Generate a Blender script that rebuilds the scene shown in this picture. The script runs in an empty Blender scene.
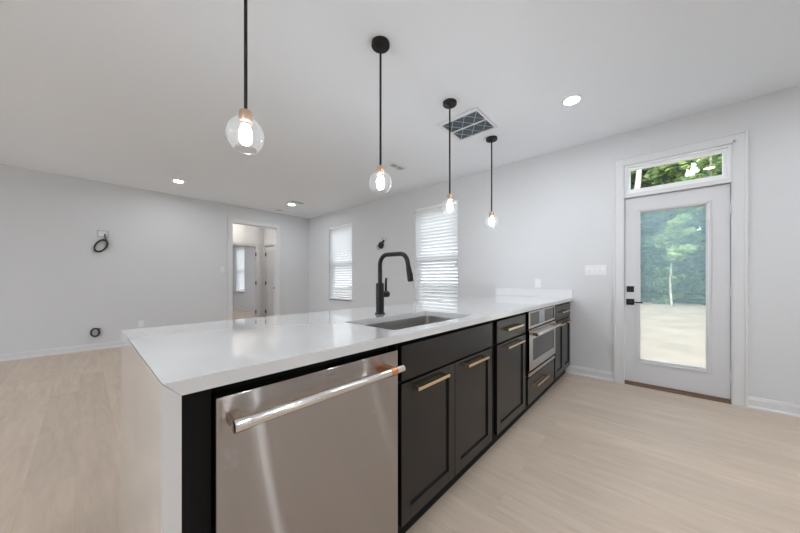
import bpy, bmesh, math, random
from mathutils import Vector, Matrix

random.seed(7)
SC = bpy.context.scene
COL = SC.collection

# ------------------------------------------------------------------ camera, sky, sun, exposure
TH = 0.7344
cam_d = bpy.data.cameras.new('camera')
cam_d.sensor_fit = 'HORIZONTAL'
cam_d.sensor_width = 36.0
cam_d.lens = 36.0 * 285.47 / 800.0
cam_d.shift_y = 13.5 / 800.0
cam_d.clip_start = 0.02
cam_d.clip_end = 300
cam = bpy.data.objects.new('camera', cam_d)
cam.location = (0, 0, 1.13)
cam.rotation_euler = (math.pi / 2, 0, TH - math.pi / 2)
COL.objects.link(cam)
SC.camera = cam

world = bpy.data.worlds.new('sky')
SC.world = world
world.use_nodes = True
wb = world.node_tree.nodes['Background']
wb.inputs['Color'].default_value = (0.86, 0.93, 1.0, 1)
wb.inputs['Strength'].default_value = 4.4

sun_d = bpy.data.lights.new('sun', 'SUN')
sun_d.energy = 2.0
sun_d.angle = 0.01
sun_d.color = (1.0, 0.95, 0.86)
sun = bpy.data.objects.new('sun', sun_d)
sun.rotation_euler = Vector((0.20, 0.50, -0.95)).to_track_quat('-Z', 'Y').to_euler()
sun.location = (6, -6, 12)
COL.objects.link(sun)

SC.view_settings.view_transform = 'Standard'
SC.view_settings.look = 'None'
SC.view_settings.gamma = 1.0
SC.view_settings.use_curve_mapping = False
SC.view_settings.exposure = 0.36
SC.cycles.max_bounces = 14
SC.cycles.diffuse_bounces = 6
SC.cycles.glossy_bounces = 5
SC.cycles.transparent_max_bounces = 24
SC.cycles.transmission_bounces = 8
SC.cycles.caustics_reflective = False
SC.cycles.caustics_refractive = False
SC.cycles.sample_clamp_indirect = 4.0

DOWN_L = 195.0        # radiance of the recessed lights
BULB_L = 118.0        # radiance of the pendant bulbs

# ------------------------------------------------------------------ dimensions (metres)
XR, YL, HC = 3.957, 6.776, 2.74
XL, YF, YB = 0.108, 0.7605, 1.716       # countertop left end, front edge, back edge
YC = 0.780                              # face of the cabinet fronts
ZT = 0.914
XW, YK = -4.6, -2.7

# ------------------------------------------------------------------ materials
def nt(name):
    m = bpy.data.materials.new(name)
    m.use_nodes = True
    n = m.node_tree
    return m, n, n.nodes['Principled BSDF']

def mat(name, col, rough=0.5, metal=0.0, spec=0.5, noise=0.0, nscale=20.0, bump=0.0, bscale=60.0, coat=0.0, aniso=0.0):
    m, n, b = nt(name)
    b.inputs['Base Color'].default_value = (*col, 1)
    b.inputs['Roughness'].default_value = rough
    b.inputs['Metallic'].default_value = metal
    b.inputs['Specular IOR Level'].default_value = spec
    if coat:
        b.inputs['Coat Weight'].default_value = coat
        b.inputs['Coat Roughness'].default_value = 0.03
    if aniso:
        b.inputs['Anisotropic'].default_value = aniso
    tc = n.nodes.new('ShaderNodeTexCoord')
    if noise:
        nz = n.nodes.new('ShaderNodeTexNoise')
        nz.inputs['Scale'].default_value = nscale
        nz.inputs['Detail'].default_value = 4
        n.links.new(tc.outputs['Object'], nz.inputs['Vector'])
        r = n.nodes.new('ShaderNodeValToRGB')
        r.color_ramp.elements[0].position = 0.3
        r.color_ramp.elements[1].position = 0.7
        r.color_ramp.elements[0].color = (*[max(0, c * (1 - noise)) for c in col], 1)
        r.color_ramp.elements[1].color = (*[min(1, c * (1 + noise)) for c in col], 1)
        n.links.new(nz.outputs['Fac'], r.inputs['Fac'])
        n.links.new(r.outputs['Color'], b.inputs['Base Color'])
    if bump:
        nb = n.nodes.new('ShaderNodeTexNoise')
        nb.inputs['Scale'].default_value = bscale
        nb.inputs['Detail'].default_value = 3
        n.links.new(tc.outputs['Object'], nb.inputs['Vector'])
        bp = n.nodes.new('ShaderNodeBump')
        bp.inputs['Strength'].default_value = bump
        bp.inputs['Distance'].default_value = 0.002
        n.links.new(nb.outputs['Fac'], bp.inputs['Height'])
        n.links.new(bp.outputs['Normal'], b.inputs['Normal'])
    return m

def emit(name, col, s):
    m = bpy.data.materials.new(name)
    m.use_nodes = True
    n = m.node_tree
    n.nodes.clear()
    e = n.nodes.new('ShaderNodeEmission')
    e.inputs['Color'].default_value = (*col, 1)
    e.inputs['Strength'].default_value = s
    o = n.nodes.new('ShaderNodeOutputMaterial')
    n.links.new(e.outputs[0], o.inputs['Surface'])
    return m

def clear_glass(name, tint=(1, 1, 1), boost=1.0, rough=0.0, base=0.04):
    m = bpy.data.materials.new(name)
    m.use_nodes = True
    n = m.node_tree
    n.nodes.clear()
    t = n.nodes.new('ShaderNodeBsdfTransparent')
    t.inputs['Color'].default_value = (*tint, 1)
    g = n.nodes.new('ShaderNodeBsdfGlossy')
    g.inputs['Roughness'].default_value = rough
    f = n.nodes.new('ShaderNodeLayerWeight')
    f.inputs['Blend'].default_value = 0.5
    pw = n.nodes.new('ShaderNodeMath')
    pw.operation = 'POWER'
    pw.inputs[1].default_value = 4.0
    mu = n.nodes.new('ShaderNodeMath')
    mu.operation = 'MULTIPLY_ADD'
    mu.use_clamp = True
    mu.inputs[1].default_value = boost
    mu.inputs[2].default_value = base
    mx = n.nodes.new('ShaderNodeMixShader')
    o = n.nodes.new('ShaderNodeOutputMaterial')
    n.links.new(f.outputs['Facing'], pw.inputs[0])
    n.links.new(pw.outputs[0], mu.inputs[0])
    n.links.new(mu.outputs[0], mx.inputs[0])
    n.links.new(t.outputs[0], mx.inputs[1])
    n.links.new(g.outputs[0], mx.inputs[2])
    n.links.new(mx.outputs[0], o.inputs['Surface'])
    return m

def globe_glass(name):
    m = clear_glass(name, (0.99, 0.99, 0.99), 0.35, base=0.012)
    n = m.node_tree
    o = next(x for x in n.nodes if x.type == 'OUTPUT_MATERIAL')
    src = o.inputs['Surface'].links[0].from_socket
    t = n.nodes.new('ShaderNodeBsdfTranslucent')
    t.inputs['Color'].default_value = (1, 1, 1, 1)
    mx = n.nodes.new('ShaderNodeMixShader')
    mx.inputs[0].default_value = 0.0045
    n.links.new(src, mx.inputs[1])
    n.links.new(t.outputs[0], mx.inputs[2])
    n.links.new(mx.outputs[0], o.inputs['Surface'])
    return m

def translucent(name, col, fac, tcol=None, rough=0.5):
    m, n, b = nt(name)
    b.inputs['Base Color'].default_value = (*col, 1)
    b.inputs['Roughness'].default_value = rough
    t = n.nodes.new('ShaderNodeBsdfTranslucent')
    t.inputs['Color'].default_value = (*(tcol or col), 1)
    mx = n.nodes.new('ShaderNodeMixShader')
    mx.inputs[0].default_value = fac
    o = n.nodes['Material Output']
    n.links.new(b.outputs[0], mx.inputs[1])
    n.links.new(t.outputs[0], mx.inputs[2])
    n.links.new(mx.outputs[0], o.inputs['Surface'])
    return m

def floor_mat():
    m, n, b = nt('pale_oak_planks')
    N, L = n.nodes, n.links
    tc = N.new('ShaderNodeTexCoord')
    mp = N.new('ShaderNodeMapping')
    mp.inputs['Rotation'].default_value = (0, 0, math.pi / 2)
    mp.inputs['Location'].default_value = (0.6, 0.03, 0)
    L.new(tc.outputs['Object'], mp.inputs['Vector'])
    br = N.new('ShaderNodeTexBrick')
    br.offset = 0.37
    br.offset_frequency = 2
    br.inputs['Scale'].default_value = 1.0
    br.inputs['Brick Width'].default_value = 1.9
    br.inputs['Row Height'].default_value = 0.19
    br.inputs['Mortar Size'].default_value = 0.0009
    br.inputs['Mortar Smooth'].default_value = 0.3
    br.inputs['Bias'].default_value = 0.0
    br.inputs['Color1'].default_value = (0.0, 0.0, 0.0, 1)
    br.inputs['Color2'].default_value = (1, 1, 1, 1)
    br.inputs['Mortar'].default_value = (0.5, 0.5, 0.5, 1)
    L.new(mp.outputs[0], br.inputs['Vector'])
    # grain: noise stretched along the planks, shifted per plank
    add = N.new('ShaderNodeVectorMath')
    add.operation = 'MULTIPLY_ADD'
    add.inputs[1].default_value = (7.0, 0.8, 1)
    sh = N.new('ShaderNodeVectorMath')
    sh.operation = 'SCALE'
    sh.inputs['Scale'].default_value = 9.0
    L.new(br.outputs['Color'], sh.inputs[0])
    L.new(tc.outputs['Object'], add.inputs[0])
    L.new(sh.outputs[0], add.inputs[2])
    g = N.new('ShaderNodeTexNoise')
    g.inputs['Scale'].default_value = 2.4
    g.inputs['Detail'].default_value = 7
    g.inputs['Roughness'].default_value = 0.62
    g.inputs['Distortion'].default_value = 1.1
    L.new(add.outputs[0], g.inputs['Vector'])
    ramp = N.new('ShaderNodeValToRGB')
    e = ramp.color_ramp.elements
    e[0].position, e[0].color = 0.22, (0.51, 0.405, 0.318, 1)
    e[1].position, e[1].color = 0.60, (0.62, 0.505, 0.405, 1)
    x = e.new(0.8)
    x.color = (0.66, 0.545, 0.445, 1)
    L.new(g.outputs['Fac'], ramp.inputs['Fac'])
    # plank to plank tone
    tone = N.new('ShaderNodeMapRange')
    tone.inputs['To Min'].default_value = 0.95
    tone.inputs['To Max'].default_value = 1.05
    L.new(br.outputs['Color'], tone.inputs['Value'])
    mul = N.new('ShaderNodeMix')
    mul.data_type = 'RGBA'
    mul.blend_type = 'MULTIPLY'
    mul.inputs['Factor'].default_value = 1.0
    L.new(ramp.outputs['Color'], mul.inputs[6])
    L.new(tone.outputs[0], mul.inputs[7])
    # knots
    vo = N.new('ShaderNodeTexVoronoi')
    vo.inputs['Scale'].default_value = 1.0
    kv = N.new('ShaderNodeVectorMath')
    kv.operation = 'MULTIPLY'
    kv.inputs[1].default_value = (2.6, 1.25, 1)
    L.new(tc.outputs['Object'], kv.inputs[0])
    L.new(kv.outputs[0], vo.inputs['Vector'])
    kr = N.new('ShaderNodeValToRGB')
    kr.color_ramp.elements[0].position = 0.015
    kr.color_ramp.elements[0].color = (1, 1, 1, 1)
    kr.color_ramp.elements[1].position = 0.085
    kr.color_ramp.elements[1].color = (0, 0, 0, 1)
    L.new(vo.outputs['Distance'], kr.inputs['Fac'])
    kn = N.new('ShaderNodeMath')
    kn.operation = 'MULTIPLY'
    L.new(kr.outputs['Color'], kn.inputs[0])
    kn.inputs[1].default_value = 0.38
    kmix = N.new('ShaderNodeMix')
    kmix.data_type = 'RGBA'
    L.new(kn.outputs[0], kmix.inputs['Factor'])
    L.new(mul.outputs[2], kmix.inputs[6])
    kmix.inputs[7].default_value = (0.27, 0.19, 0.13, 1)
    # seams
    sm = N.new('ShaderNodeMath')
    sm.operation = 'MULTIPLY'
    L.new(br.outputs['Fac'], sm.inputs[0])
    sm.inputs[1].default_value = 0.22
    smix = N.new('ShaderNodeMix')
    smix.data_type = 'RGBA'
    L.new(sm.outputs[0], smix.inputs['Factor'])
    L.new(kmix.outputs[2], smix.inputs[6])
    smix.inputs[7].default_value = (0.25, 0.19, 0.14, 1)
    L.new(smix.outputs[2], b.inputs['Base Color'])
    b.inputs['Roughness'].default_value = 0.42
    b.inputs['Specular IOR Level'].default_value = 0.4
    bp = N.new('ShaderNodeBump')
    bp.inputs['Strength'].default_value = 0.12
    bp.inputs['Distance'].default_value = 0.002
    L.new(g.outputs['Fac'], bp.inputs['Height'])
    L.new(bp.outputs['Normal'], b.inputs['Normal'])
    return m

def brushed_mat(name, col, rough, horiz=True, aniso=0.75):
    m, n, b = nt(name)
    b.inputs['Base Color'].default_value = (*col, 1)
    b.inputs['Metallic'].default_value = 1.0
    b.inputs['Roughness'].default_value = rough
    N, L = n.nodes, n.links
    tc = N.new('ShaderNodeTexCoord')
    nz = N.new('ShaderNodeTexNoise')
    nz.inputs['Scale'].default_value = 3.0
    nz.inputs['Detail'].default_value = 1
    L.new(tc.outputs['Object'], nz.inputs['Vector'])
    mr = N.new('ShaderNodeMapRange')
    mr.inputs['To Min'].default_value = rough * 0.94
    mr.inputs['To Max'].default_value = rough * 1.06
    L.new(nz.outputs['Fac'], mr.inputs['Value'])
    L.new(mr.outputs[0], b.inputs['Roughness'])
    if aniso:
        b.inputs['Anisotropic'].default_value = aniso
        tg = N.new('ShaderNodeCombineXYZ')
        tg.inputs[2 if horiz else 0].default_value = 1.0
        L.new(tg.outputs[0], b.inputs['Tangent'])
    return m

def grooved_mat(name, col, rough, k):
    """horizontally brushed steel: microscopic grooves tip the normal up and down only"""
    m, n, b = nt(name)
    N, L = n.nodes, n.links
    b.inputs['Base Color'].default_value = (*col, 1)
    b.inputs['Metallic'].default_value = 1.0
    b.inputs['Roughness'].default_value = rough
    tc = N.new('ShaderNodeTexCoord')
    mp = N.new('ShaderNodeMapping')
    mp.inputs['Scale'].default_value = (997.0, 997.0, 9973.0)
    L.new(tc.outputs['Object'], mp.inputs['Vector'])
    w = N.new('ShaderNodeTexWhiteNoise')
    w.noise_dimensions = '3D'
    L.new(mp.outputs[0], w.inputs['Vector'])
    sep = N.new('ShaderNodeSeparateColor')
    L.new(w.outputs['Color'], sep.inputs[0])
    a1 = N.new('ShaderNodeMath'); a1.operation = 'ADD'
    L.new(sep.outputs[0], a1.inputs[0]); L.new(sep.outputs[1], a1.inputs[1])
    a2 = N.new('ShaderNodeMath'); a2.operation = 'ADD'
    L.new(a1.outputs[0], a2.inputs[0]); L.new(sep.outputs[2], a2.inputs[1])
    a3 = N.new('ShaderNodeMath'); a3.operation = 'MULTIPLY_ADD'
    a3.inputs[1].default_value = k; a3.inputs[2].default_value = -1.5 * k
    L.new(a2.outputs[0], a3.inputs[0])
    cx = N.new('ShaderNodeCombineXYZ')
    L.new(a3.outputs[0], cx.inputs[2])
    g = N.new('ShaderNodeNewGeometry')
    ad = N.new('ShaderNodeVectorMath'); ad.operation = 'ADD'
    L.new(g.outputs['Normal'], ad.inputs[0]); L.new(cx.outputs[0], ad.inputs[1])
    nm = N.new('ShaderNodeVectorMath'); nm.operation = 'NORMALIZE'
    L.new(ad.outputs[0], nm.inputs[0])
    L.new(nm.outputs[0], b.inputs['Normal'])
    return m

M = {}
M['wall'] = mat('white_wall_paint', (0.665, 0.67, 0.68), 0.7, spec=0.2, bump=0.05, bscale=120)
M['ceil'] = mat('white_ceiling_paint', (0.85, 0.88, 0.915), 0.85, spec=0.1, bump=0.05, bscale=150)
M['trim'] = mat('white_trim_paint', (0.69, 0.69, 0.695), 0.35, spec=0.4, bump=0.03, bscale=30)
M['door'] = mat('white_door_paint', (0.66, 0.66, 0.675), 0.38, spec=0.4, bump=0.03, bscale=30)
M['floor'] = floor_mat()
M['quartz'] = mat('white_quartz', (0.775, 0.775, 0.78), 0.05, spec=0.6, noise=0.015, nscale=9, coat=1.0)
M['splash'] = mat('dulled_white_quartz', (0.74, 0.74, 0.745), 0.4, spec=0.3, noise=0.015, nscale=9)  # same quartz as the top, darkened and dulled to cut glare
M['palecopper'] = mat('pale_copper', (0.70, 0.50, 0.42), 0.25, metal=1.0, noise=0.03)
M['cab'] = mat('charcoal_cabinet_paint', (0.015, 0.013, 0.0125), 0.27, spec=0.42, noise=0.06, nscale=40)
M['cabin'] = mat('dark_cabinet_inside', (0.006, 0.0055, 0.0055), 0.6, spec=0.2, noise=0.05)
M['steel'] = grooved_mat('brushed_stainless', (0.44, 0.408, 0.392), 0.055, 0.55)
M['steelv'] = brushed_mat('satin_stainless', (0.62, 0.60, 0.58), 0.24, horiz=False, aniso=0.4)
M['chrome'] = mat('polished_steel', (0.80, 0.765, 0.72), 0.16, metal=1.0, noise=0.02)
M['sinksteel'] = brushed_mat('sink_stainless', (0.55, 0.53, 0.51), 0.30, aniso=0.3)
M['copper'] = mat('brushed_copper', (0.80, 0.36, 0.20), 0.22, metal=1.0, noise=0.04)
M['bronze'] = mat('warm_steel', (0.50, 0.40, 0.32), 0.30, metal=1.0, noise=0.04)
M['brass'] = mat('champagne_brass', (0.80, 0.62, 0.40), 0.24, metal=1.0, noise=0.04)
M['socket'] = mat('rose_brass', (0.62, 0.43, 0.31), 0.38, metal=0.9, noise=0.04)
M['black'] = mat('matte_black_metal', (0.008, 0.008, 0.0085), 0.45, spec=0.35, noise=0.05, nscale=60)
M['rubber'] = mat('black_cable_jacket', (0.012, 0.012, 0.012), 0.45, noise=0.05)
M['darkglass'] = mat('dark_oven_glass', (0.030, 0.027, 0.026), 0.10, spec=0.8, noise=0.03)
M['panelglass'] = mat('dark_control_glass', (0.075, 0.062, 0.056), 0.22, spec=0.6, noise=0.03)
M['screen'] = mat('grey_display', (0.36, 0.38, 0.40), 0.25, noise=0.03)
M['mark'] = mat('grey_lettering', (0.13, 0.12, 0.115), 0.4, noise=0.02)
M['plastic'] = mat('white_plastic', (0.78, 0.78, 0.78), 0.35, noise=0.01)
M['boxplastic'] = mat('grey_box_plastic', (0.42, 0.42, 0.42), 0.5, noise=0.04)
M['vinyl'] = mat('white_vinyl_frame', (0.82, 0.83, 0.84), 0.4, noise=0.01)
M['slat'] = translucent('white_blind_slat', (0.84, 0.85, 0.86), 0.47, (0.94, 0.945, 0.95))
M['rail'] = mat('white_blind_rail', (0.82, 0.83, 0.84), 0.45, noise=0.01)
M['cord'] = mat('white_cord', (0.8, 0.8, 0.8), 0.8, noise=0.03)
M['microslat'] = translucent('blue_white_mini_slat', (0.70, 0.84, 0.88), 0.35, (0.72, 0.88, 0.92))
M['glass'] = clear_glass('clear_window_glass', (0.98, 0.98, 0.98), 0.8)
M['globe'] = globe_glass('clear_globe_glass')
M['screenmesh'] = clear_glass('grey_insect_screen', (0.92, 0.92, 0.925), 0.0)
M['bulb'] = emit('lit_bulb', (0.90, 0.95, 1.0), BULB_L)
M['lens'] = emit('lit_downlight_lens', (0.90, 0.95, 1.0), DOWN_L)
M['hall_lens'] = emit('lit_hall_lens', (1.0, 0.93, 0.85), 220.0)
M['filter'] = mat('blue_grey_filter_media', (0.085, 0.115, 0.14), 0.9, noise=0.25, nscale=60)
M['wire'] = mat('pale_wire', (0.55, 0.58, 0.60), 0.4, noise=0.04)
M['ventdark'] = mat('dark_vent_throat', (0.09, 0.09, 0.095), 0.8, noise=0.05)
M['ventgrey'] = mat('grey_vent_louver', (0.40, 0.40, 0.41), 0.5, noise=0.04)
M['sill'] = mat('bronze_threshold', (0.16, 0.095, 0.055), 0.4, metal=0.3, noise=0.1)
M['ground'] = mat('straw_covered_ground', (0.235, 0.2, 0.157), 0.95, spec=0.05, noise=0.2, nscale=1.6, bump=0.6, bscale=8)
M['concrete'] = mat('pale_bounce_concrete', (0.52, 0.52, 0.51), 0.9, spec=0.1, noise=0.06, nscale=3)
M['litter'] = mat('leaf_litter', (0.035, 0.05, 0.025), 0.95, spec=0.05, noise=0.4, nscale=3, bump=0.6, bscale=8)
M['trunk'] = mat('pale_bark', (0.42, 0.38, 0.32), 0.9, noise=0.3, nscale=6, bump=0.5, bscale=12)
M['darktrunk'] = mat('grey_bark', (0.20, 0.17, 0.14), 0.9, noise=0.3, nscale=6, bump=0.5, bscale=12)
M['leaf_a'] = translucent('yellow_green_leaves', (0.32, 0.43, 0.16), 0.5, (0.58, 0.70, 0.27))
M['leaf_b'] = translucent('mid_green_leaves', (0.19, 0.29, 0.14), 0.45, (0.38, 0.53, 0.25))
M['leaf_c'] = translucent('deep_green_leaves', (0.075, 0.14, 0.08), 0.35, (0.16, 0.27, 0.12))
M['siding'] = mat('grey_outer_siding', (0.55, 0.55, 0.54), 0.7, noise=0.04)

# ------------------------------------------------------------------ mesh helpers
def box(bm, x0, x1, y0, y1, z0, z1, bev=0.0, seg=2):
    r = bmesh.ops.create_cube(bm, size=1.0)
    vs = r['verts']
    for v in vs:
        v.co = Vector((x0 + (v.co.x + .5) * (x1 - x0), y0 + (v.co.y + .5) * (y1 - y0), z0 + (v.co.z + .5) * (z1 - z0)))
    if bev > 0:
        es = list({e for v in vs for e in v.link_edges})
        bmesh.ops.bevel(bm, geom=es, offset=bev, segments=seg, profile=0.7, affect='EDGES')

def cyl(bm, p0, p1, r0, r1=None, seg=24, bev=0.0):
    p0, p1 = Vector(p0), Vector(p1)
    r1 = r0 if r1 is None else r1
    d = p1 - p0
    q = d.to_track_quat('Z', 'Y').to_matrix().to_4x4()
    r = bmesh.ops.create_cone(bm, cap_ends=True, cap_tris=False, segments=seg, radius1=r0, radius2=r1, depth=d.length,
                              matrix=Matrix.Translation((p0 + p1) / 2) @ q)
    if bev > 0:
        es = [e for e in {e for v in r['verts'] for e in v.link_edges} if any(len(f.verts) > 4 for f in e.link_faces)]
        bmesh.ops.bevel(bm, geom=es, offset=bev, segments=2, profile=0.7, affect='EDGES')

def tube(bm, pts, rad, seg=10, closed=False):
    pts = [Vector(p) for p in pts]
    n = len(pts)
    rads = rad if isinstance(rad, (list, tuple)) else [rad] * n
    rings = []
    up = None
    for i, p in enumerate(pts):
        if closed:
            t = pts[(i + 1) % n] - pts[i - 1]
        else:
            t = pts[min(i + 1, n - 1)] - pts[max(i - 1, 0)]
        t.normalize()
        if up is None:
            up = Vector((0, 0, 1)) if abs(t.z) < 0.9 else Vector((1, 0, 0))
        a = (up - t * up.dot(t)).normalized()
        up = a
        b = t.cross(a)
        rings.append([bm.verts.new(p + (a * math.cos(2 * math.pi * k / seg) + b * math.sin(2 * math.pi * k / seg)) * rads[i]) for k in range(seg)])
    for i in range(n if closed else n - 1):
        A, B = rings[i], rings[(i + 1) % n]
        for k in range(seg):
            bm.faces.new((A[k], A[(k + 1) % seg], B[(k + 1) % seg], B[k]))
    if not closed:
        bm.faces.new(list(reversed(rings[0])))
        bm.faces.new(rings[-1])

def lathe(bm, prof, c, seg=40, closed=False):
    c = Vector(c)
    rings = []
    for r, z in prof:
        if r < 1e-6:
            rings.append([bm.verts.new(c + Vector((0, 0, z)))])
        else:
            rings.append([bm.verts.new(c + Vector((r * math.cos(2 * math.pi * k / seg), r * math.sin(2 * math.pi * k / seg), z))) for k in range(seg)])
    m = len(rings)
    for i in range(m if closed else m - 1):
        A, B = rings[i], rings[(i + 1) % m]
        for k in range(seg):
            k2 = (k + 1) % seg
            if len(A) == 1 and len(B) == 1:
                continue
            if len(A) == 1:
                bm.faces.new((A[0], B[k], B[k2]))
            elif len(B) == 1:
                bm.faces.new((A[k], B[0], A[k2]))
            else:
                bm.faces.new((A[k], B[k], B[k2], A[k2]))

def prism(bm, prof, axis, a0, a1):
    # prof: 2D polygon; axis 'y' -> prof is (x,z); axis 'x' -> prof is (y,z); axis 'z' -> (x,y)
    def P(u, v, a):
        return {'y': (u, a, v), 'x': (a, u, v), 'z': (u, v, a)}[axis]
    A = [bm.verts.new(P(u, v, a0)) for u, v in prof]
    B = [bm.verts.new(P(u, v, a1)) for u, v in prof]
    bm.faces.new(A)
    bm.faces.new(list(reversed(B)))
    n = len(prof)
    for i in range(n):
        bm.faces.new((A[i], B[i], B[(i + 1) % n], A[(i + 1) % n]))

def obj(name, bm, material, parent=None, smooth=False, label=None):
    bmesh.ops.recalc_face_normals(bm, faces=bm.faces[:])
    me = bpy.data.meshes.new(name)
    if smooth:
        for f in bm.faces:
            f.smooth = True
    bm.to_mesh(me)
    bm.free()
    if isinstance(material, (list, tuple)):
        for k in material:
            me.materials.append(M[k])
    else:
        me.materials.append(M[material])
    o = bpy.data.objects.new(name, me)
    COL.objects.link(o)
    if smooth:
        try:
            me.set_sharp_from_angle(angle=math.radians(38))
        except Exception:
            pass
    if parent is not None:
        o.parent = parent
        o.matrix_parent_inverse = Matrix.Translation(parent_world(parent)).inverted()
    if label:
        o['label'] = label
    return o

def parent_world(o):
    v = Vector(o.location)
    p = o.parent
    if p is not None and o.type == 'EMPTY':
        v = v + parent_world(p)
    if o.type != 'EMPTY':
        return Vector((0, 0, 0))
    return v

def BM():
    return bmesh.new()

def tag(o, label, cat, group=None, kind=None):
    o['label'] = label
    o['category'] = cat
    if group:
        o['group'] = group
    if kind:
        o['kind'] = kind
    return o

def thing(name, label, cat, loc=(0, 0, 0), group=None):
    o = bpy.data.objects.new(name, None)
    o.empty_display_size = 0.1
    o.location = loc
    COL.objects.link(o)
    tag(o, label, cat, group)
    return o

def struct(name, bm, material, label=None, cat=None, smooth=False):
    o = obj(name, bm, material, smooth=smooth)
    o['kind'] = 'structure'
    if label:
        o['label'] = label
    if cat:
        o['category'] = cat
    return o

def struct_root(name, label, cat, loc=(0, 0, 0)):
    o = bpy.data.objects.new(name, None)
    o.location = loc
    COL.objects.link(o)
    o['kind'] = 'structure'
    o['label'] = label
    o['category'] = cat
    return o

def copy_tree(o, loc, label=None):
    c = o.copy()
    COL.objects.link(c)
    c.location = loc
    if label:
        c['label'] = label
    for ch in o.children:
        d = ch.copy()
        COL.objects.link(d)
        d.parent = c
        for g in ch.children:
            e = g.copy()
            COL.objects.link(e)
            e.parent = d
    return c

def wall_boxes(bm, axis, a0, a1, p0, p1, z0, z1, holes):
    """wall slab along axis ('x' or 'y') from a0..a1, thickness p0..p1; holes = (h0,h1,zb,zt)"""
    def bx(s0, s1, zz0, zz1):
        if s1 - s0 < 1e-5 or zz1 - zz0 < 1e-5:
            return
        if axis == 'y':
            box(bm, p0, p1, s0, s1, zz0, zz1)
        else:
            box(bm, s0, s1, p0, p1, zz0, zz1)
    cur = a0
    for h0, h1, zb, zt in sorted(holes):
        bx(cur, h0, z0, z1)
        bx(h0, h1, z0, zb)
        bx(h0, h1, zt, z1)
        cur = h1
    bx(cur, a1, z0, z1)

# ------------------------------------------------------------------ the shell of the room
YE = 13.4            # far end of the bedroom
WT = 0.15
DY0, DY1 = -0.502, 0.273         # exterior door opening
ZD = 2.022                       # top of the exterior door opening
TZ0, TZ1 = 2.062, 2.372          # transom frame
W1 = (5.000, 5.878, 0.660, 2.395)
W2 = (2.342, 3.226, 0.660, 2.395)
W5 = (3.52, 3.66, 0.30, 2.650)        # unseen slim windows added behind the viewer for streaks on the dishwasher
W6 = (1.52, 1.66, 0.30, 2.450)
W7 = (0.40, 2.90, 0.20, 2.600)        # unseen living-area windows added to daylight the ceiling and right wall
W8 = (3.30, 5.80, 0.20, 2.600)
W3 = (11.28, 12.26, 0.660, 2.395)

bm = BM(); box(bm, XW - .15, XR + WT, YK - .15, YE + .15, -0.12, 0.0)
struct('floor', bm, 'floor', 'pale oak plank floor running through the room', 'floor')
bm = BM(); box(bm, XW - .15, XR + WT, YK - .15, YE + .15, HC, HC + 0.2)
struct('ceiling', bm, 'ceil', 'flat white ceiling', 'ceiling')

bm = BM()
wall_boxes(bm, 'y', YK - .15, YE + .15, XR, XR + WT, 0, HC,
           [(DY0, DY1, 0, TZ1), W1, W2, W3])
struct('wall_right', bm, 'wall', 'white wall with the patio door and two tall windows', 'wall')
OX0, OX1, OZ = 2.130, 3.104, 2.378
bm = BM()
wall_boxes(bm, 'x', XW - .15, XR, YL, YL + .12, 0, HC, [(OX0, OX1, 0, OZ)])
struct('wall_left', bm, 'wall', 'long white wall with a cased opening', 'wall')
bm = BM(); wall_boxes(bm, 'y', YK - .15, YL, XW - .15, XW, 0, HC, [W7, W8])
struct('wall_far', bm, 'wall', 'plain white wall at the far side of the living area', 'wall')
bm = BM(); wall_boxes(bm, 'x', XW, XR, YK - .15, YK, 0, HC, [W5, W6])
struct('wall_back', bm, 'wall', 'plain white wall behind the viewer', 'wall')
# hall beyond the opening
YH, XH = 7.80, 3.215
HD = (2.30, 3.040, 0, 2.01)          # doorway to the bedroom in the hall's far wall
bm = BM()
wall_boxes(bm, 'x', 0.6, XR, YH, YH + .12, 0, HC, [HD])
struct('wall_hall_back', bm, 'wall', 'white far wall of the hall with a doorway', 'wall')
CD0, CD1 = 6.985, 7.690
bm = BM()
wall_boxes(bm, 'y', YL + .12, YH, XH, XH + .10, 0, HC, [(CD0, CD1, 0, 2.01)])
struct('wall_hall_right', bm, 'wall', 'white side wall of the hall with a closed door', 'wall')
bm = BM(); box(bm, 0.5, 0.6, YL + .12, YE, 0, HC)
struct('wall_hall_left', bm, 'wall', 'white wall closing the hall on the left', 'wall')
bm = BM(); box(bm, 0.6, XR, YE, YE + .15, 0, HC)
struct('wall_bedroom', bm, 'wall', 'white end wall of the bedroom', 'wall')

# baseboards
def bb_profile(th=0.014, h=0.10):
    return [(0, 0), (th + .010, 0), (th + .010, .012), (th + .002, .022), (th, .024), (th, h - .022), (th - .005, h - .012), (th - .006, h - .004), (th - .009, h), (0, h)]
def baseboard(name, axis, at, sign, a0, a1, label):
    bm = BM()
    prof = [(at + sign * u, v) for u, v in bb_profile()]
    prism(bm, prof, 'x' if axis == 'x' else 'y', a0, a1)
    return struct(name, bm, 'trim', label, 'baseboard')
CAS = 0.092
baseboard('baseboard_left', 'x', YL, -1, XW, OX0 - CAS, 'white baseboard along the long left wall')
baseboard('baseboard_left_short', 'x', YL, -1, OX1 + CAS, XR, 'short white baseboard right of the cased opening')
baseboard('baseboard_right', 'y', XR, -1, YK, DY0 - CAS, 'white baseboard right of the patio door')
baseboard('baseboard_middle', 'y', XR, -1, DY1 + CAS, 0.835, 'white baseboard between patio door and cabinets')
baseboard('baseboard_window', 'y', XR, -1, 1.42, YL - .03, 'white baseboard below the two tall windows')
baseboard('baseboard_bedroom', 'y', XR, -1, YH + .12, YE, 'white baseboard in the bedroom')

# casing of the patio door + transom
def casing_piece(bm, horizontal, s0, s1, t0, t1, x=XR, sgn=-1, inner='lo'):
    """stepped casing lying on a wall x = const; s along y, t along z"""
    box(bm, x + sgn * .015 if sgn < 0 else x, x if sgn < 0 else x + .015, s0, s1, t0, t1, 0.002)

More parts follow.
